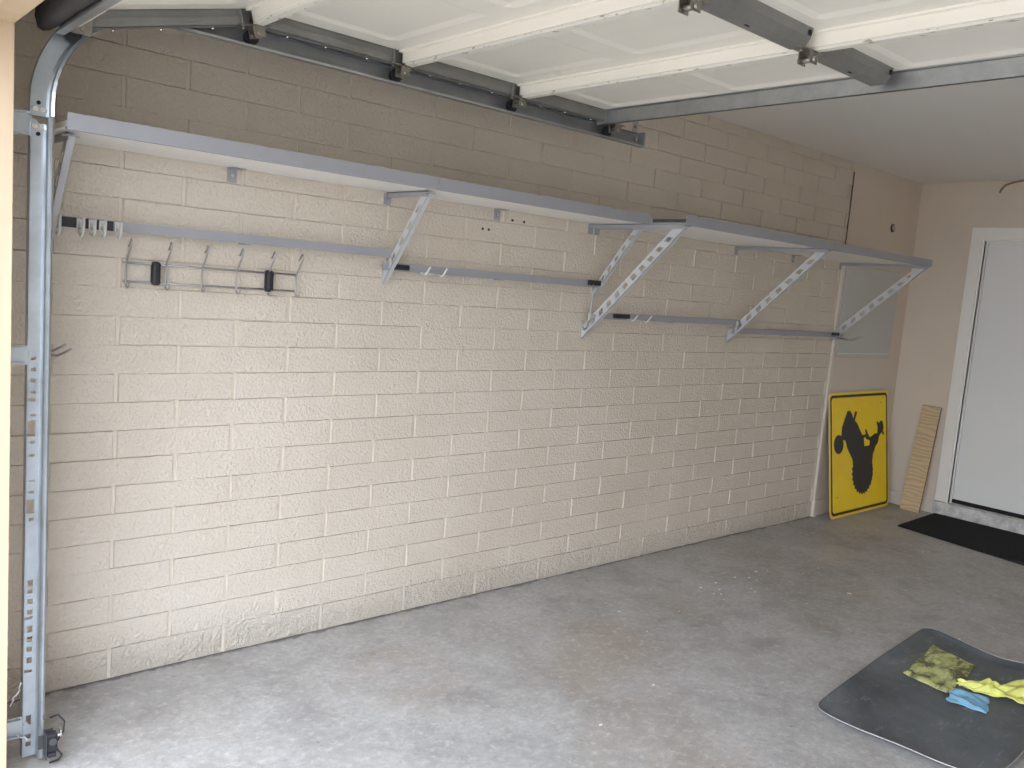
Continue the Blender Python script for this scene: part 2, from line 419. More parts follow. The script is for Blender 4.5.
bracket(-.842, .300, .36, 'grey punched shelf bracket behind the vertical door track, leftmost', 4)
bracket(.40, .300, .36, 'grey punched shelf bracket under the middle of the shallow shelf', 4)
bracket(1.632, .300, .36, 'short grey punched bracket just behind the long one where the shelves meet', 5)
bracket(1.585, .600, .56, 'long grey punched bracket under the left end of the deep shelf', 10, True)
bracket(2.83, .600, .56, 'long grey punched bracket under the middle of the deep shelf', 8, True)
bracket(4.075, .600, .53, 'long grey punched bracket nearest the corner, in front of the pale wall panel', 8)

def clip(x, label):
    t = thing('shelf_clip', label, 'shelf clip', (x, 0, ZS-.03), 'shelf wall clips')
    bm = NB(); box(bm, (x-.018, 0, ZS-.050), (x+.018, -.0025, ZS-.001), bev=.001); box(bm, (x-.018, 0, ZS-.004), (x+.035, -.045, ZS-.001))
    link('plate', bm, M_silver, t)
    bm = NB(); cyl(bm, (x, -.002, ZS-.028), (x, -.007, ZS-.028), .007, 10); link('screw', bm, M_bolt, t)
clip(-.243, 'small grey wall clip under the leftmost shelf board, above the wire hook rack')
clip(.981, 'small grey wall clip under the shallow shelf, beside two old screw holes')
clip(2.20, 'small grey wall clip behind the top of the long bracket where the shelves meet')
clip(3.463, 'small grey wall clip under the rightmost shelf board')

# two old drill holes and a patch beside the second clip
for x, z, lab in ((1.075, 1.755, 'small dark drill hole right of the middle wall clip under the shallow shelf'), (1.147, 1.755, 'small dark drill hole, second one right of the middle wall clip'),
                  (.905, 1.70, 'faint drill hole, left one of the low pair left of the middle wall clip'), (.94, 1.70, 'faint drill hole, right one of the low pair left of the middle wall clip')):
    bm = NB(); cyl(bm, (x, .001, z), (x, -.0018, z), .006, 8)
    tag(link('drill_hole', bm, M_dark), lab, 'hole', 'drill holes in the block wall')

# ------------------------------------------------------------------ hanging rails
def rail(x0, x1, z, y, label, loc):
    t = thing('hanging_rail', label, 'rail', ((x0+x1)/2, y, z), 'grey hanging rails')
    bm = NB(); box(bm, (x0, y, z-.016), (x1, y+.002, z+.016)); box(bm, (x0, y+.002, z+.014), (x1, y+.022, z+.016)); box(bm, (x0, y+.002, z-.016), (x1, y+.010, z-.014))
    link('bar', bm, M_silver, t)
    bm = NB()
    for x in loc: box(bm, (x-.010, y+.002, z-.02), (x+.010, -.001, z-.012)); 
    link('wall_tab', bm, M_silver, t)
    return t
RY = -.062
def jhook(x, y, z, s, label, m=None, group=None):
    """plastic J hook hung over a rail; tip points to the room"""
    t = thing('j_hook', label, 'hook', (x, y, z), group)
    bm = NB()
    pts = [(x, y-.004, z+.012*s), (x, y-.005, z-.010*s)]
    for a in range(0, 181, 20):
        A = math.radians(a); pts.append((x, y-.005-.02*s+.02*s*math.cos(A), z-.010*s-.020*s*math.sin(A)))
    pts.append((x, y-.005-.042*s, z+.020*s))
    tube(bm, pts, .0042*s, 8); link('hook_body', bm, m or M_whitepl, t)
    bm = NB(); box(bm, (x-.007*s, y-.001, z-.012*s), (x+.007*s, y-.006, z+.017)); box(bm, (x-.007*s, y+.01, z+.0165), (x+.007*s, y-.006, z+.0195)); link('clip', bm, m or M_whitepl, t)
    return t
def doublehook(x, y, z, label, m, w=.05, L=.075):
    t = thing('double_hook', label, 'hook', (x, y, z), None)
    for sx in (0, w):
        bm = NB(); tube(bm, [(x+sx, y, z), (x+sx, y-L*.6, z-.006), (x+sx, y-L*.85, z+.002), (x+sx+.004, y-L*1.2, z+.028)], .0042, 8); link('prong', bm, m, t)
    bm = NB(); tube(bm, [(x-.004, y-.003, z), (x+w+.004, y-.003, z)], .0045, 8); link('crossbar', bm, m, t)
    return t
rail(-.880, .412, 1.552, RY, 'long grey hanging rail with a black strip and white hooks at its left end', (-.2,))
r = [o for o in COL.objects if o.name == 'hanging_rail'][0]
bm = NB(); box(bm, (-.876, RY-.0035, 1.535), (-.650, RY-.0002, 1.5655), bev=.001); link('black_strip', bm, M_rail_black, r)
for x, s, lab in ((-.818, 1.15, 'off-white J hook nearest the door track, apart from the other four'),
                  (-.751, 1.1, 'off-white J hook, second along the black strip from the door track'),
                  (-.717, 1.0, 'off-white J hook, third along the black strip from the door track'),
                  (-.687, 1.0, 'off-white J hook, fourth along the black strip from the door track'),
                  (-.640, 1.0, 'off-white J hook at the right end of the black strip')):
    jhook(x, RY-.003, 1.545, s, lab, group='white hooks on the left rail')
rail(.372, 1.625, 1.500, -.050, 'grey hanging rail between the first and second bracket pairs, set a little lower', (1.0,))
rail(1.60, 2.845, 1.348, -.085, 'grey hanging rail under the left half of the deep shelf', (2.2,))
rail(2.80, 4.12, 1.298, -.055, 'lowest grey hanging rail, under the right half of the deep shelf', (3.4,))
def pad(x0, x1, y, z, lab, th=.012, hh=.011):
    bm = NB(); box(bm, (x0, y, z-hh), (x1, y-th, z+hh), bev=.004)
    tag(link('rubber_pad', bm, M_blackpl), lab, 'pad', 'black pads on the rails')
pad(.418, .492, -.0505, 1.500, 'black rubber pad on the rail just right of the middle shallow bracket')
pad(1.548, 1.632, -.0505, 1.506, 'black rubber pad on the rail just left of the paired brackets', .014, .013)
pad(1.715, 1.835, -.0855, 1.350, 'black rubber pad on the rail just right of the paired brackets')
pad(3.96, 4.055, -.0555, 1.304, 'black rubber pad at the right end of the lowest rail')
doublehook(.555, -.052, 1.484, 'white wire double hook on the second rail, right of the black pad', M_whitepl, .085, .05)
doublehook(1.83, -.087, 1.335, 'white wire double hook on the third rail, right of the black pad', M_whitepl, .11, .05)
doublehook(4.03, -.057, 1.277, 'grey wire double hook at the right end of the lowest rail', M_wire, .06, .13)
t = thing('double_hook', 'bare metal double prong hook on the wall right of the door track', 'hook', (-.83, 0, 1.15))
for dx, dz in ((0, 0), (-.016, .014)):
    bm = NB(); tube(bm, [(-.832+dx, 0, 1.140+dz), (-.826+dx, -.06, 1.139+dz), (-.818+dx, -.115, 1.142+dz), (-.800+dx, -.145, 1.158+dz), (-.790+dx, -.155, 1.167+dz)], .0042, 8); link('prong', bm, M_wire, t)
bm = NB(); box(bm, (-.860, 0, 1.125), (-.826, -.003, 1.17), bev=.001); link('base_plate', bm, M_wire, t)
doublehook(-.965, -.0, 1.02, 'small dark prong hook on the wall left of the door track', M_darksteel, .02, .06)
# cord hanging from rail at the paired brackets
bm = NB(); tube(bm, [(1.575, -.066, 1.497), (1.568, -.07, 1.46), (1.576, -.066, 1.42), (1.574, -.064, 1.33), (1.560, -.06, 1.285), (1.545, -.06, 1.275), (1.53, -.06, 1.29), (1.525, -.06, 1.32)], .004, 6)
tag(link('loose_wire', bm, M_wire), 'thin grey cord with a hooked end hanging from the rail left of the paired brackets', 'wire')

# ------------------------------------------------------------------ wire hook rack on the wall
t = thing('wire_hook_rack', 'wire wall rack with six hooks and two black grips under the left rail', 'hook rack', (-.29, 0, 1.41))
for z in (1.439, 1.378):
    bm = NB(); tube(bm, [(-.605, -.02, z), (.012, -.02, z)], .0036, 8); link('crossbar', bm, M_wire, t)
for i, x in enumerate((-.598, -.470, -.346, -.222, -.102, .008)):
    bm = NB()
    tube(bm, [(x+.004, -.038, 1.492), (x+.005, -.046, 1.500), (x+.004, -.054, 1.510), (x+.002, -.066, 1.515), (x, -.078, 1.508), (x, -.070, 1.490), (x, -.040, 1.452), (x, -.027, 1.436), (x, -.027, 1.376), (x, -.030, 1.364),
              (x+.001, -.042, 1.358), (x+.002, -.052, 1.362), (x+.002, -.056, 1.376)], .0031, 8)
    link('hook', bm, M_wire, t)
for x in (-.502, -.098):
    bm = NB(); box(bm, (x-.014, -.008, 1.370), (x+.014, -.040, 1.449), bev=.009); link('grip', bm, M_blackpl, t, smooth=False)

# ------------------------------------------------------------------ pale panel, hole, cable
bm = NB(); box(bm, (4.155, .004, 1.135), (4.965, -.012, 1.785), bev=.003)
t = tag(link('wall_panel', bm, M_panel), 'pale grey flat panel fixed to the wall in the corner below the shelf', 'panel')
bm = NB(); box(bm, (4.165, -.011, 1.165), (4.955, -.0135, 1.169)); link('bottom_groove', bm, M_trim, t)
bm = NB(); cyl(bm, (4.773, .006, 2.097), (4.773, -.003, 2.097), .030, 14)
t = tag(link('wall_hole', bm, mat('hole_rim_dark', (.10, .08, .06), .9)), 'round hole with a broken rim in the corner wall above the deep shelf', 'hole')
bm = NB(); cyl(bm, (4.776, .0, 2.100), (4.776, -.005, 2.100), .022, 12); link('plug', bm, mat('hole_plug', (.42, .36, .29), .8), t)
bm = NB()
pts = [(XB-.004, -.553, 2.392), (XB-.02, -.565, 2.410), (XB-.05, -.60, 2.435), (XB-.07, -.66, 2.450), (XB-.09, -.76, 2.462), (XB-.10, -.90, 2.469)]
tube(bm, pts, .007, 8); tag(link('hanging_cable', bm, mat('brown_cable', (.26, .21, .15), .6)), 'short brown cable curving from the ceiling into the wall above the back door', 'cable')

# ------------------------------------------------------------------ farm machinery sign leaning in the corner
def sign_point(u, v, off=0.):
    # bottom corners stand on the floor, top edge leans on the wall
    BL, BR = Vector((4.125, -.125, -.002+.003)), Vector((5.040, -.120, .003))
    TL = Vector((4.090, -.018, .890)); TR = TL+BR-BL
    p = BL.lerp(BR, u).lerp(TL.lerp(TR, u), v)
    n = (BR-BL).cross(TL-BL).normalized()      # points to the room
    if n.y > 0: n = -n
    return p + n*off
def rrect(x0, y0, x1, y1, r, n=6):
    out = []
    for cx, cy, a0 in ((x1-r, y1-r, 0), (x0+r, y1-r, 90), (x0+r, y0+r, 180), (x1-r, y0+r, 270)):
        for i in range(n+1):
            a = math.radians(a0+90*i/n); out.append((cx+r*math.cos(a), cy+r*math.sin(a)))
    return out
t = thing('road_sign', 'square yellow warning sign with a black tractor lying on its side, leaning in the corner', 'sign', (4.6, -.1, 0))
bm = NB(); prism(bm, rrect(0, 0, 1, 1, .05), lambda p: sign_point(*p, .0), lambda p: sign_point(*p, .003)); link('sign_plate', bm, M_signback, t)
bm = NB(); prism(bm, rrect(.006, .006, .994, .994, .045), lambda p: sign_point(*p, .003), lambda p: sign_point(*p, .0036)); link('sign_face', bm, M_yellow, t)
bm = NB()
o_, i_ = rrect(.022, .022, .978, .978, .04), rrect(.043, .043, .957, .957, .028)
A = [bm.verts.new(sign_point(*p, .0041)) for p in o_]; B = [bm.verts.new(sign_point(*p, .0041)) for p in i_]
for q in range(len(A)): bm.faces.new((A[q], A[(q+1) % len(A)], B[(q+1) % len(A)], B[q]))
ex = bmesh.ops.extrude_face_region(bm, geom=list(bm.faces))
nrm = sign_point(.5, .5, .0004)-sign_point(.5, .5, 0)
bmesh.ops.translate(bm, vec=nrm*-1.2, verts=[v for v in ex['geom'] if isinstance(v, bmesh.types.BMVert)])
link('border', bm, M_signblack, t)
BODY = [(0.291,0.847),(0.335,0.847),(0.363,0.82),(0.386,0.782),(0.418,0.842),(0.450,0.832),(0.412,0.765),(0.452,0.738),(0.505,0.673),(0.535,0.638),(0.589,0.641),(0.581,0.682),(0.604,0.683),(0.628,0.645),(0.66,0.613),(0.699,0.621),(0.747,0.639),(0.795,0.639),(0.802,0.687),(0.782,0.735),(0.794,0.741),(0.826,0.724),(0.866,0.745),(0.895,0.731),(0.909,0.679),(0.895,0.652),(0.918,0.628),(0.905,0.618),(0.868,0.640),(0.828,0.614),(0.805,0.56),(0.757,0.526),(0.733,0.487),(0.717,0.473),(0.70,0.40),(0.70,0.30),(0.66,0.24),(0.60,0.19),(0.45,0.20),(0.40,0.28),(0.39,0.38),(0.362,0.454),(0.325,0.497),(0.281,0.548),(0.267,0.58),(0.253,0.611),(0.217,0.618),(0.189,0.648),(0.198,0.718),(0.241,0.78)]
GAP = [(0.558,0.614),(0.585,0.619),(0.60,0.600),(0.635,0.592),(0.66,0.587),(0.653,0.545),(0.567,0.544)]
def decal(bm, poly, o0=.0037, o1=.0046, mi=0): prism(bm, poly, lambda p: sign_point(*p, o0), lambda p: sign_point(*p, o1), mi)
bm = NB()
from mathutils.geometry import tessellate_polygon
for tri in tessellate_polygon([[Vector((p[0], p[1], 0)) for p in BODY]]):
    bm.faces.new([bm.verts.new(sign_point(*BODY[q_], .0046)) for q_ in tri])
bmesh.ops.remove_doubles(bm, verts=bm.verts, dist=.00001)
# rear tyre with lugs
poly = []; n = 26
for i in range(n*4):
    a = 2*math.pi*i/(n*4); k_ = 1.0 if (i % 4) in (0, 1) else .93
    poly.append((.535+.180*k_*math.cos(a), .335+.188*k_*math.sin(a)))
decal(bm, poly, .0036, .0047)
decal(bm, [(.148+.076*math.cos(2*math.pi*i/28), .587+.076*math.sin(2*math.pi*i/28)) for i in range(28)])
bmesh.ops.triangulate(bm, faces=[f for f in bm.faces if len(f.verts) > 4])
link('tractor_symbol', bm, M_signblack, t)
bm = NB(); decal(bm, GAP, .0047, .0051); link('cab_gap', bm, M_yellow, t)
M_worn = mat('worn_hole', (.30, .2, .02), .7)
for u, v in ((.86, .90), (.115, .165)):
    bm = NB(); cyl(bm, sign_point(u, v, .003), sign_point(u, v, .0045), .006, 10); link('bolt_hole', bm, M_worn, t)

# ------------------------------------------------------------------ plywood offcut leaning on the back wall
bl, br = Vector((5.045, -.205, .0)), Vector((5.045, -.350, .0))
tl, tr = Vector((5.150, -.228, .803)), Vector((5.150, -.366, .800))
bm = NB()
th = Vector((.017, 0, .002))
v = [bm.verts.new(p) for p in (bl, br, tr, tl, bl+th, br+th, tr+th, tl+th)]
for q, mi in (((0,1,2,3),0),((7,6,5,4),0),((0,4,5,1),1),((1,5,6,2),1),((2,6,7,3),1),((3,7,4,0),1)):
    f = bm.faces.new([v[i] for i in q]); f.material_index = mi
tag(link('plywood_board', bm, [M_ply, M_plyedge]), 'narrow plywood board leaning on the back wall between sign and door', 'board')

# ------------------------------------------------------------------ door mat
bm = NB()
P = [(4.487-.02, -.452), (5.138, -.428), (5.138, -1.32), (4.30, -1.42)]
bm_pts = P
A = [bm.verts.new((x, y, .001)) for x, y in P]; B = [bm.verts.new((x, y, .010)) for x, y in P]
bm.faces.new(A[::-1]); bm.faces.new(B)
for i in range(4): bm.faces.new((A[i], A[(i+1) % 4], B[(i+1) % 4], B[i]))
tag(link('door_mat', bm, M_mat), 'thin black ribbed door mat on the floor in front of the back door', 'mat')

# ------------------------------------------------------------------ charcoal rubber liner on the floor
outline = [(1.364,-1.60),(1.39,-1.553),(1.445,-1.533),(1.75,-1.500),(2.10,-1.466),(2.45,-1.440),(2.56,-1.431),(2.605,-1.447),(2.615,-1.49),(2.585,-1.60),(2.545,-1.72),(2.540,-1.80),(2.580,-1.87),(2.615,-1.97),(2.60,-2.07),(2.55,-2.135),
           (2.45,-2.15),(2.1,-2.14),(1.80,-2.13),(1.60,-2.142),(1.47,-2.13),(1.41,-2.08),(1.388,-2.0),(1.384,-1.86),(1.362,-1.72)]
def smoothloop(P, it=2):
    for _ in range(it):
        Q = []
        for i in range(len(P)):
            a, b = P[i], P[(i+1) % len(P)]
            Q += [(a[0]*.75+b[0]*.25, a[1]*.75+b[1]*.25), (a[0]*.25+b[0]*.75, a[1]*.25+b[1]*.75)]
        P = Q
    return P
OL = smoothloop(outline)
cx = sum(p[0] for p in OL)/len(OL); cy = sum(p[1] for p in OL)/len(OL)
def sheet_z(x, y, s): return .004 + .0015*math.sin(x*9)*math.sin(y*7+1) + (.020*max(0, (s-.93)/.07)**1.5)
t = thing('rubber_liner', 'charcoal rubber liner sheet with a pale rim lying on the concrete floor', 'liner', (cx, cy, 0))
bm = NB(); rings = []
for s in (1, .985, .96, .93, .85, .7, .5, .3, .12):
    rings.append([bm.verts.new((cx+(x-cx)*s, cy+(y-cy)*s, sheet_z(cx+(x-cx)*s, cy+(y-cy)*s, s))) for x, y in OL])
for a, b in zip(rings, rings[1:]):
    for i in range(len(a)):
        f = bm.faces.new((a[i], a[(i+1) % len(a)], b[(i+1) % len(a)], b[i])); f.smooth = True
bm.faces.new(rings[-1])
bmesh.ops.recalc_face_normals(bm, faces=bm.faces)
low = [[bm.verts.new((v.co.x, v.co.y, max(.0005, v.co.z-.004))) for v in rr] for rr in (rings[0], rings[3], rings[-1])]
for A, B in zip(low, low[1:]):
    for i in range(len(A)): bm.faces.new((A[i], B[i], B[(i+1) % len(A)], A[(i+1) % len(A)]))
for i in range(len(rings[0])): bm.faces.new((rings[0][i], low[0][i], low[0][(i+1) % len(rings[0])], rings[0][(i+1) % len(rings[0])]))
link('sheet', bm, M_sheet, t)
bm = NB(); n = len(OL)
ring = [Vector((cx+(x-cx)*1.001, cy+(y-cy)*1.001, sheet_z(x, y, 1)+.000)) for x, y in OL]
tube(bm, ring+[ring[0]], .0021, 6); link('rim', bm, M_rim, t)

# ------------------------------------------------------------------ rags
def rag(name, corners, m, label, nx=26, ny=16, amp=.014, seed=1, th=.004, folds=(), edge=.012, base=.006):
    rn = random.Random(seed); ph = [rn.uniform(0, 6.28) for _ in range(12)]
    c00, c10, c11, c01 = [Vector((*c, 0)) for c in corners]
    bm = NB(); G = {}
    for i in range(nx+1):
        for j in range(ny+1):
            u, v = i/nx, j/ny
            p = c00.lerp(c10, u).lerp(c01.lerp(c11, u), v)
            ed = min(u, 1-u, v, 1-v)
            wob = edge*math.exp(-ed*9)
            p += Vector((math.sin(v*11+ph[0])*wob + math.sin(v*23+ph[1])*wob*.4, math.sin(u*13+ph[2])*wob + math.sin(u*27+ph[3])*wob*.4, 0))
            h = amp*(.45*math.sin(u*9+v*4+ph[4]) + .35*math.sin(v*14-u*6+ph[5]) + .25*math.sin(u*23+v*9+ph[6]) + .2*math.sin(v*31+u*13+ph[7]))
            for fu, fv, fdir, fh, fw in folds:
                d = (u-fu)*math.cos(fdir)+(v-fv)*math.sin(fdir); h += fh*math.exp(-(d/fw)**2)
            G[i, j] = bm.verts.new((p.x, p.y, base+max(0, h+amp*.5)*min(1, .35+ed*6)))
    for i in range(nx):
        for j in range(ny):
            f = bm.faces.new((G[i,j], G[i+1,j], G[i+1,j+1], G[i,j+1])); f.smooth = True
    o = link(name, bm, m, smooth=True)
    for p in o.data.polygons: p.use_smooth = True
    md = o.modifiers.new('thick', 'SOLIDIFY'); md.thickness = th; md.offset = 1
    md = o.modifiers.new('sub', 'SUBSURF'); md.levels = 1; md.render_levels = 2
    return tag(o, label, 'cloth')
rag('cleaning_cloth', [(2.010,-1.592),(2.455,-1.532),(2.385,-1.745),(1.985,-1.785)], M_green, 'grimy yellow-green cloth spread flat near the far edge of the liner', seed=4, amp=.006, folds=((.05,.5,0,.012,.05),(.5,.97,1.57,.012,.06),(.75,.2,.5,.006,.05)), edge=.004, base=.007)
rag('cleaning_cloth', [(1.925,-1.80),(2.075,-1.765),(2.100,-1.892),(1.940,-1.945)], M_blue, 'small blue cloth beside the yellow ones on the liner', nx=18, ny=14, seed=9, amp=.006, folds=((.2,.5,.3,.012,.10),(.8,.5,-.3,.008,.1)), edge=.004, base=.008)
rag('cleaning_cloth', [(2.115,-1.775),(2.165,-1.80),(2.42,-1.90),(2.17,-1.99)], M_yel, 'unused', seed=2) if False else None
# twisted yellow cloth: narrow tail widening to a rumpled end beyond the frame
rn = random.Random(5); bm = NB(); G = {}
spine = [(2.098,-1.775,.012),(2.11,-1.80,.020),(2.125,-1.832,.035),(2.17,-1.856,.062),(2.185,-1.878,.066),(2.175,-1.90,.052),(2.19,-1.925,.072),(2.235,-1.95,.095),(2.27,-1.985,.115),(2.28,-2.02,.118),(2.27,-2.05,.10)]
ny = 18
def lerp_sp(t):
    f = t*(len(spine)-1); i = min(int(f), len(spine)-2); f -= i
    return [a+(b-a)*f for a, b in zip(spine[i], spine[i+1])]
nx = 44
for i in range(nx+1):
    x, y, w = lerp_sp(i/nx)
    for j in range(ny+1):
        v = j/ny*2-1
        X = x + v*w*.95 + .004*math.sin(i*.9+v*3); Y = y + v*w*.42 + .006*math.sin(i*.6+v*5)
        h = .020*(1-v*v)**.5*(.5+min(1, w*9)*.6) + .011*math.sin(v*6+i*.28) + .006*math.sin(v*12-i*.5+1)
        G[i, j] = bm.verts.new((X, Y, .012+max(0, h)))
for i in range(nx):
    for j in range(ny): bm.faces.new((G[i,j], G[i+1,j], G[i+1,j+1], G[i,j+1]))
o = link('cleaning_cloth', bm, M_yel, smooth=True)
md = o.modifiers.new('thick', 'SOLIDIFY'); md.thickness = .004; md.offset = 1
md = o.modifiers.new('sub', 'SUBSURF'); md.levels = 1; md.render_levels = 1
tag(o, 'bright yellow rumpled cloth lying right beside the blue one', 'cloth')

# paint flakes on the concrete
bm = NB(); rn = random.Random(11)
for q in range(34):
    if q < 20: x, y = rn.gauss(2.45, .22), rn.gauss(-.62, .13)
    else: x, y = rn.uniform(.6, 4.0), rn.uniform(-1.6, -.4)
    s = rn.uniform(.003, .011); a0 = rn.uniform(0, 6)
    pl = [(x+s*rn.uniform(.5, 1.3)*math.cos(a0+i*1.05), y+s*.6*rn.uniform(.5, 1.3)*math.sin(a0+i*1.05)) for i in range(6)]
    prism(bm, pl, lambda p: (p[0], p[1], .0002), lambda p: (p[0], p[1], .0016))
o = link('paint_flakes', bm, M_trim); o['kind'] = 'stuff'; tag(o, 'scattered pale paint flakes on the concrete floor', 'debris')

# ------------------------------------------------------------------ garage door track
TY = -.400
t = thing('door_track', 'galvanised garage door track rising from the floor and curving back overhead', 'door track', (-.94, TY, 0))
# profile (n = offset towards the room side of the channel, y)
def sweep_channel(bm, path, prof):
    """path: list of (x,z,angle) in the XZ plane; prof: list of (n,y) closed polygon"""
    rings = []
    for x, z, a in path:
        nx_, nz_ = math.cos(a), math.sin(a)
        rings.append([bm.verts.new((x+n*nx_, y, z+n*nz_)) for n, y in prof])
    for A, B in zip(rings, rings[1:]):
        for i in range(len(prof)):
            j = (i+1) % len(prof); bm.faces.new((A[i], A[j], B[j], B[i]))
    bm.faces.new(rings[0]); bm.faces.new(rings[-1][::-1])
R_, cxx, czz = .30, -.640, 1.840
# vertical lower channel: rounded rib on the room side, perforated angle on the jamb side
def rib(n0, n1, y0, depth, tt=.0025, k=7):
    out = []
    for i in range(k+1):
        a = math.pi*i/k; out.append((n0+(n1-n0)*(1-math.cos(a))/2, y0-depth*math.sin(a)**.6))
    inn = []
    for i in range(k, -1, -1):
        a = math.pi*i/k; inn.append((n0+tt+(n1-n0-2*tt)*(1-math.cos(a))/2, y0-(depth-tt)*math.sin(a)**.6+ .0005))
    return out+inn
bm = NB()
sweep_channel(bm, [(-.940, .018, 0), (-.940, 1.806, 0)], rib(.0125, .034, TY, .030))
sweep_channel(bm, [(-.940, .018, 0), (-.940, 1.806, 0)], [(.0345, TY+.002), (.0345, TY-.012), (.0330, TY-.012), (.0330, TY+.002)])
link('vertical_channel', bm, M_track, t)
# perforated angle with slots and windows
bm = NB()
us = [-.958, -.9515, -.938, -.9275]; vs = [.02]; holes = set()
def slot(z0, z1, wide=False):
    vs.append(z0); 
    holes.add((1, len(vs)-1))
    if wide: holes.add((0, len(vs)-1)); holes.add((2, len(vs)-1))
    vs.append(z1)
for z0, z1, wd in ((.045,.060,0),(.075,.088,0),(.255,.300,0),(.385,.392,1),(.415,.428,0),(.452,.465,0),(.488,.500,0),(.512,.545,0),(.590,.597,1),(.622,.634,0),(.656,.668,0),(.692,.703,0),(.716,.742,0),
                   (.885,.893,0),(.918,.958,1),(.975,.983,0),(1.015,1.022,0),(1.085,1.094,0),(1.118,1.126,0),(1.138,1.192,1),(1.205,1.214,0),(1.258,1.265,1),(1.285,1.297,0),(1.320,1.332,0),(1.355,1.366,0),(1.70,1.72,0)):
    pass
Z = []
def zfrompy(py): return (760-py)*(1.806-.02)/(760-124)+.02   # heights along the post, metres
for a, b, wd in ((744,749,0),(736,741,0),(716,726,0),(667,670,1),(654,660,0),(643,648,0),(632,638,0),(621,628,0),(611,614,1),(604,609,0),(593,598,0),(582,587,0),(573,580,0),
                 (509,513,0),(491,505,1),(482,485,0),(471,473,0),(445,448,0),(432,435,0),(412,428,1),(406,408,0),(390,393,1),(383,386,0),(371,375,0),(360,364,0),(350,353,0)):
    slot(zfrompy(b), zfrompy(a), bool(wd))
vs.append(1.79)
holed_plate(bm, us, vs, {h for h in holes if not (h[0] == 2)}, lambda u, v: (u, TY, v), (0, .0022, 0))
box(bm, (-.9595, TY, .02), (-.9575, TY+.03, 1.79))
link('perforated_angle', bm, M_track, t)
# curved part + horizontal part
path = [(cxx-R_, 1.808, 0)]
for i in range(15):
    a = math.radians(90*i/14); path.append((cxx-R_*math.cos(a), czz+R_*math.sin(a), -a))
def chan(n0, n1, y0, lip, tt=.0022):
    # web at y0, curled lips towards -y at both sides, hollow between them
    return [(n0, y0), (n0, y0-lip*.75), (n0+tt, y0-lip*.75), (n0+tt, y0-tt), (n1-.010, y0-tt), (n1-.0035, y0-.006), (n1-.004, y0-lip), (n1+.003, y0-lip-.004), (n1+.006, y0-lip+.002), (n1+.002, y0-lip+.004), (n1, y0)]
bm = NB(); sweep_channel(bm, path, chan(-.026, .026, TY, .030)); link('curved_channel', bm, M_track, t, smooth=False)
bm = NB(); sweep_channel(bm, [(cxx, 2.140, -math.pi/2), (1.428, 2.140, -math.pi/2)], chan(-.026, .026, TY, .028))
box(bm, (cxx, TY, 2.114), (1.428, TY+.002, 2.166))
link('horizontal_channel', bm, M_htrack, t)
bm = NB(); box(bm, (cxx, TY-.033, 2.1095), (1.428, TY-.002, 2.1115)); box(bm, (cxx, TY-.0335, 2.1095), (1.428, TY-.0322, 2.1165)); link('lip_highlight', bm, M_galv, t)  # lighter strip paints the highlight along the bottom lip of the track
bm = NB(); box(bm, (-.60, TY+.004, 2.160), (1.25, TY+.006, 2.200)); box(bm, (-.60, TY+.004, 2.2), (1.25, TY+.034, 2.202)); link('reinforcing_angle', bm, M_stile, t)
def flag(z, h, x0):
    f = NB(); box(f, (XF+.002, TY+.004, z), (-.955, TY+.0065, z+h)); box(f, (XF+.002, TY+.004, z+h-.006), (-.965, TY-.010, z+h-.003)); box(f, (XF+.002, TY+.004, z+.003), (-.965, TY-.010, z+.006))
    box(f, (XF+.000, TY+.030, z), (XF+.003, TY-.05, z+h))
    cyl(f, (-.952, TY+.003, z+h*.6), (-.952, TY-.006, z+h*.6), .0065, 10)
    link('jamb_bracket', f, M_track, t)
flag(1.755, .062, 0); flag(1.150, .052, 0); flag(.085, .058, 0)
for x, z in ((-.950, 1.825), (-.932, 1.825), (-.950, 1.780), (-.932, 1.780)):
    f = NB(); cyl(f, (x, TY-.001, z), (x, TY-.007, z), .0075, 10); link('joint_bolt', f, M_bolt, t)
for x, z in ((-.942, 1.842), (-.942, 1.762)):
    f = NB(); cyl(f, (x, TY-.001, z), (x, TY-.004, z), .0055, 8); link('joint_hole', f, M_dark, t)
# perforated hanger from the ceiling at the end of the track
f = NB(); us = [1.385, 1.395, 1.405, 1.418]; vs = [2.118]; holes = set()
z = 2.13
while z < ZC-.03: vs += [z, z+.014]; holes.add((1, len(vs)-2)); z += .030
vs.append(ZC)
holed_plate(f, us, vs, holes, lambda u, v: (u, TY+.004, v), (0, .0022, 0)); box(f, (1.416, TY+.004, 2.118), (1.418, TY+.034, ZC))
link('perforated_hanger', f, M_galv, t)
f = NB(); box(f, (1.424, TY+.004, 2.112), (1.428, TY-.036, 2.172)); cyl(f, (1.40, TY-.001, 2.14), (1.40, TY-.010, 2.14), .007, 8); link('end_stop', f, M_galv, t)

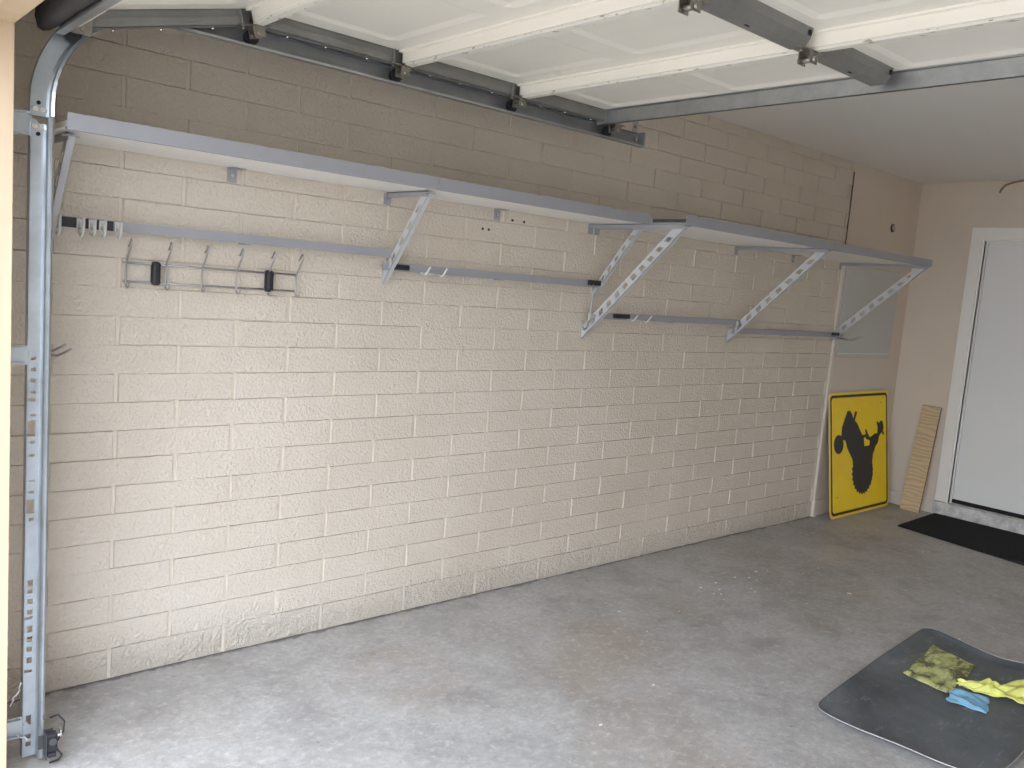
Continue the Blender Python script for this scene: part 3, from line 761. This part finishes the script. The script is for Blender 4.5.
# ------------------------------------------------------------------ sectional garage door, open overhead
gd = thing('garage_door', 'open cream sectional garage door with grey steel stiles lying overhead', 'garage door', (.15, -2.9, 2.21))
gd['kind'] = 'thing'
YD0, YD1 = -.462, -5.30
STILE_Y = (-1.645, -2.835, -4.02)
seams = (-.395, .140, .668, 1.205)
def door_section(x0, z0, x1, z1, idx):
    """section whose inner (downward) side runs from (x0,z0) to (x1,z1); skin on top"""
    L = math.hypot(x1-x0, z1-z0); ang = math.atan2(z1-z0, x1-x0)
    ca, sa = math.cos(ang), math.sin(ang)
    def W(u, d):  # u along, d = depth below the skin
        return (x0+ca*u + sa*d, z0+sa*u - ca*d)
    def lbox(bm, u0, u1, y0, y1, d0, d1, mi=0, bev=0):
        P = []
        for (u, d) in ((u0, d0), (u1, d0), (u1, d1), (u0, d1)): P.append(W(u, d))
        A = [bm.verts.new((p[0], y0, p[1])) for p in P]; B = [bm.verts.new((p[0], y1, p[1])) for p in P]
        bm.faces.new(A).material_index = mi; bm.faces.new(B[::-1]).material_index = mi
        for i in range(4): bm.faces.new((A[i], B[i], B[(i+1) % 4], A[(i+1) % 4])).material_index = mi
    # skin with pressed panels
    bm = NB()
    ys = [YD0]; bays = [YD0, *STILE_Y, YD1]
    us = [0, .075, .100, L-.115, L-.090, L]
    pan = []
    for a, b in zip(bays, bays[1:]):
        m_ = (a+b)/2
        for s0, s1 in ((a-.075, m_+.05), (m_-.05, b+.075)):
            ys += [s0, s0-.022, s1+.022, s1]; pan.append((s0, s1))
    ys.append(YD1)
    def dep(u, y):
        for s0, s1 in pan:
            if s1+.021 <= y <= s0-.021 and .099 <= u <= L-.114: return -.006
        return 0.
    G = {}
    for i, u in enumerate(us):
        for j, y in enumerate(ys):
            x, z = W(u, -dep(u, y)*-1*-1 if False else dep(u, y)); G[i, j] = bm.verts.new((x, y, z))
    for i in range(len(us)-1):
        for j in range(len(ys)-1): bm.faces.new((G[i,j], G[i+1,j], G[i+1,j+1], G[i,j+1]))
    geo = bmesh.ops.extrude_face_region(bm, geom=list(bm.faces))
    up = Vector((-sa, 0, ca))*.009
    bmesh.ops.translate(bm, vec=up, verts=[v for v in geo['geom'] if isinstance(v, bmesh.types.BMVert)])
    sec = link('door_section', bm, M_door_sec, gd)
    def sub(name, bm, m, **k):
        o = bpy.data.objects.new(name, None) if False else link(name, bm, m, None, **k)
        o.parent = sec; o.matrix_parent_inverse = sec.matrix_basis.inverted() @ Matrix.Identity(4)
        o.matrix_parent_inverse = Matrix.Translation(-Vector(gd.location)) if False else Matrix.Identity(4)
        return o
    # rails
    bm = NB()
    lbox(bm, 0.002, .027, YD0, YD1, 0, .045); lbox(bm, -.0, .006, YD0, YD1, 0, .030)
    sub('edge_rail', bm, M_door_rail)
    bm = NB(); lbox(bm, L-.0075, L-.003, YD0, YD1, 0, .038); lbox(bm, L-.024, L-.0075, YD0, YD1, 0, .006)
    sub('edge_rail', bm, M_door_sec)
    # end stiles (two) and centre stiles
    bm = NB(); s0 = .0 if idx else .02
    lbox(bm, s0+.03, L-.045, YD0, YD0+.004, .020, .045); lbox(bm, s0+.03, L-.045, YD0+.006, YD0+.009, 0, .022); lbox(bm, s0+.03, L-.045, YD0+.004, YD0+.009, .018, .022); lbox(bm, .0, L-.01, YD0, YD0+.028, .043, .046); lbox(bm, 0, L, YD0+.024, YD0+.030, -.008, .044)
    lbox(bm, L-.048, L-.044, YD0-.012, YD0, .002, .045)
    sub('end_stile', bm, M_stile)
    bm = NB(); lbox(bm, .03, L-.045, YD1, YD1-.004, 0, .045); lbox(bm, .0, L-.01, YD1, YD1-.028, .043, .046); sub('end_stile', bm, M_stile)
    for y in STILE_Y:
        bm = NB()
        # trapezoid hat: bottom y+.030..y-.012, top y+.036..y-.036
        u0, u1 = .030, (L-.040 if idx < 3 else .43)
        for (ya, da, yb, db) in ((y+.032, .0, y+.030, .045), (y+.030, .0455, y-.014, .0455), (y-.014, .045, y-.030, .024), (y-.030, .024, y-.036, .0)):
            P = [W(u0, da), W(u1, da), W(u1, db), W(u0, db)]
            V = [bm.verts.new((P[0][0], ya, P[0][1])), bm.verts.new((P[1][0], ya, P[1][1])), bm.verts.new((P[2][0], yb, P[2][1])), bm.verts.new((P[3][0], yb, P[3][1]))]
            bm.faces.new(V)
        bmesh.ops.remove_doubles(bm, verts=bm.verts, dist=.0006)
        P0 = [(y+.032, 0), (y+.030, .045), (y-.014, .045), (y-.030, .024), (y-.036, 0)]
        for u in (u0, u1):
            vv = [bm.verts.new((W(u, d)[0], yy_, W(u, d)[1])) for yy_, d in P0]; bm.faces.new(vv)
        sub('centre_stile', bm, M_stile)
        bm = NB(); lbox(bm, u1-.022, u1-.012, y-.0345, y-.0385, .008, .022); sub('stile_slot', bm, M_dark)
        bm = NB(); lbox(bm, L*.45, L*.45+.018, y+.010, y+.004, .045, .0465); sub('stile_slot', bm, M_dark)
    # hinges at the far seam
    for y in (YD0+.008, *STILE_Y):
        if idx == 3 and y != YD0+.008: continue
        bm = NB()
        lbox(bm, L-.055, L+.045, y-.022, y+.016, .0455, .0485)
        lbox(bm, L-.018, L+.018, y-.022, y-.019, .046, .080); lbox(bm, L-.018, L+.018, y+.013, y+.016, .046, .080)
        pa, pb = W(L, .068), None
        tube(bm, [(pa[0], y-.030, pa[1]), (pa[0], y+.024, pa[1])], .0085, 10)
        for du in (-.04, .032):
            q_ = W(L+du, .0485); q2 = W(L+du, .055); cyl(bm, (q_[0], y-.004, q_[1]), (q2[0], y-.004, q2[1]), .006, 8)
        sub('hinge', bm, M_hinge)
    # roller in the track
    bm = NB(); pa = W(L, .070) if idx else W(L, .070)
    zc = 2.140; cyl(bm, (pa[0], YD0+.02, zc), (pa[0], TY-.020, zc), .005, 8); cyl(bm, (pa[0], TY-.022, zc), (pa[0], TY-.006, zc), .022, 16)
    sub('roller', bm, M_blackpl)
    for u in (.12, .25, .40):
        bm = NB(); q_ = W(u, .046); q2 = W(u, .052); cyl(bm, (q_[0], YD0+.016, q_[1]), (q2[0], YD0+.016, q2[1]), .0045, 6)
        sub('stile_screw', bm, M_bolt)
    return sec
secs = []
secs.append(door_section(-.905, 2.074, seams[0], 2.211, 0))
for a, b, i in ((seams[0], seams[1], 1), (seams[1], seams[2], 2), (seams[2], seams[3], 3)):
    secs.append(door_section(a, 2.211, b, 2.211, i))
# bottom seal and retainer on the leading edge
bm = NB()
prof = [(-.905, 2.04), (-.918, 2.030), (-.935, 2.024), (-.948, 2.030), (-.955, 2.060), (-.950, 2.100), (-.940, 2.125), (-.915, 2.10)]
n_ = 60; rings = []; rn = random.Random(8)
for i in range(n_+1):
    y = -.405 + (YD1+.405)*i/n_; w = .004*math.sin(i*1.7)
    rings.append([bm.verts.new((x+(w if x < -.93 else 0)*.6, y, z+(w if x < -.93 else 0))) for x, z in prof])
for A, B in zip(rings, rings[1:]):
    for i in range(len(prof)): bm.faces.new((A[i], A[(i+1) % len(prof)], B[(i+1) % len(prof)], B[i])).smooth = True
bm.faces.new(rings[0]); bm.faces.new(rings[-1][::-1])
link('bottom_seal', bm, mat('weathered_black_seal', (.035, .032, .03), .8), gd)
bm = NB(); box(bm, (-.914, -.44, 2.018), (-.893, YD1, 2.024)); box(bm, (-.903, -.44, 2.02), (-.900, YD1, 2.10)); link('seal_retainer', bm, M_galv, gd)
# bottom corner bracket with bolts and cable
bm = NB(); box(bm, (-.895, YD0-.012, 2.022), (-.835, YD0-.015, 2.075), bev=.001)
for x in (-.882, -.858): cyl(bm, (x, YD0-.014, 2.035), (x, YD0-.026, 2.035), .009, 10)
link('corner_bracket', bm, M_hinge, gd)
bm = NB(); cyl(bm, (-.868, TY-.006, 2.03), (-.868, TY-.024, 2.03), .022, 14); cyl(bm, (-.868, TY-.02, 2.03), (-.868, YD0-.01, 2.03), .005, 8); link('bottom_roller', bm, M_blackpl, gd)
# strut across the last section
bm = NB()
sx = 1.135
box(bm, (sx, -.415, 2.152), (sx+.002, YD1, 2.208)); box(bm, (sx, -.415, 2.206), (sx+.05, YD1, 2.208)); box(bm, (sx+.048, -.415, 2.166), (sx+.05, YD1, 2.208)); box(bm, (sx-.010, -.415, 2.2075), (sx, YD1, 2.209))
box(bm, (sx, -.415, 2.152), (sx+.010, YD1, 2.154))
link('strut', bm, M_galv, gd)

# ------------------------------------------------------------------ safety sensor at the foot of the track
t = thing('safety_sensor', 'small black safety sensor with loose wires at the foot of the door track', 'sensor', (-.885, -.43, 0))
bm = NB(); box(bm, (-.903, -.435, .045), (-.874, -.462, .100), bev=.005); box(bm, (-.90, -.44, .032), (-.878, -.468, .046), bev=.004); link('housing', bm, M_blackpl, t)
bm = NB(); cyl(bm, (-.888, -.461, .080), (-.888, -.468, .080), .010, 16); link('lens_ring', bm, M_darksteel, t)
bm = NB(); box(bm, (-.9055, -.434, .03), (-.9035, -.468, .105)); box(bm, (-.9055, -.434, .03), (-.880, -.4325, .105)); box(bm, (-.918, -.4345, .05), (-.9035, -.4325, .09)); link('bracket', bm, M_darksteel, t)
bm = NB(); cyl(bm, (-.875, -.445, .085), (-.860, -.445, .085), .005, 8); box(bm, (-.866, -.452, .081), (-.862, -.436, .102), bev=.001); link('wing_nut', bm, M_bolt, t)
bm = NB()
tube(bm, [(-.868, -.43, .06), (-.855, -.44, .09), (-.850, -.43, .115), (-.862, -.41, .13), (-.88, -.40, .12)], .0025, 6)
tube(bm, [(-.875, -.455, .05), (-.862, -.46, .03), (-.868, -.45, .012), (-.89, -.44, .005)], .0025, 6)
link('wire', bm, M_blackpl, t)
bm = NB()
tube(bm, [(-.962, -.392, .245), (-.968, -.392, .228), (-.965, -.392, .222), (-.975, -.392, .208), (-.984, -.392, .205), (-.982, -.392, .195), (-.990, -.392, .18)], .0022, 6)
link('bell_wire', bm, M_whitepl, t); bm = NB()
tube(bm, [(-.975, -.40, .095), (-.962, -.405, .083), (-.955, -.405, .085), (-.945, -.41, .07)], .0018, 6)
link('bell_wire', bm, M_whitepl, t)

for o_ in t.children:
    if o_.name.split('.')[0] != 'bell_wire': o_.location.x -= .008

# ------------------------------------------------------------------ camera
Rr = ((0.7496930685802679, -0.6569758092794687, 0.07964351162489924), (-0.01769788428460156, -0.14020637998321184, -0.9899641184923258), (0.6615490063587182, 0.7407597161239439, -0.11673883309436772))
cam = bpy.data.cameras.new('camera'); co = bpy.data.objects.new('camera', cam); S.collection.objects.link(co)
m = Matrix.Identity(4)
for i in range(3):
    m[i][0] = Rr[0][i]; m[i][1] = -Rr[1][i]; m[i][2] = -Rr[2][i]
m[0][3], m[1][3], m[2][3] = -1.50656, -2.97727, 1.47255
co.matrix_world = m
cam.sensor_fit = 'HORIZONTAL'; cam.sensor_width = 36; cam.lens = 855/1024*36; cam.clip_start = .02
S.camera = co

# ------------------------------------------------------------------ light: open sky outside the big door, sun on the driveway
w = bpy.data.worlds.new('sky'); S.world = w; w.use_nodes = True
nt = w.node_tree; bg = nt.nodes['Background']; bg.inputs['Strength'].default_value = 7.5
tc = nt.nodes.new('ShaderNodeTexCoord'); sx_ = nt.nodes.new('ShaderNodeSeparateXYZ'); rp = nt.nodes.new('ShaderNodeValToRGB')
nt.links.new(tc.outputs['Generated'], sx_.inputs[0]); nt.links.new(sx_.outputs['Z'], rp.inputs[0]); nt.links.new(rp.outputs[0], bg.inputs['Color'])
# overcast-like sky: dim behind the houses at the horizon, brightest overhead
e = rp.color_ramp.elements; e.new(.5); e.new(.5)
for q, (p, c) in enumerate(((0, (.40, .415, .44)), (.18, (.62, .67, .75)), (.45, (.73, .81, .95)), (1, (.78, .89, 1.08)))):
    e[q].position = p; e[q].color = (*c, 1)
sun = bpy.data.lights.new('sun', 'SUN'); sun.energy = 1.5; sun.angle = .01; sun.color = (1, .93, .82)
so = bpy.data.objects.new('sun', sun); S.collection.objects.link(so)
so.rotation_euler = Vector((-.45, .35, -.80)).to_track_quat('-Z', 'Y').to_euler()
S.view_settings.view_transform = 'Standard'; S.view_settings.look = 'None'; S.view_settings.gamma = 1
S.view_settings.use_curve_mapping = False
S.view_settings.exposure = 0.42
S.cycles.max_bounces = 12; S.cycles.diffuse_bounces = 8
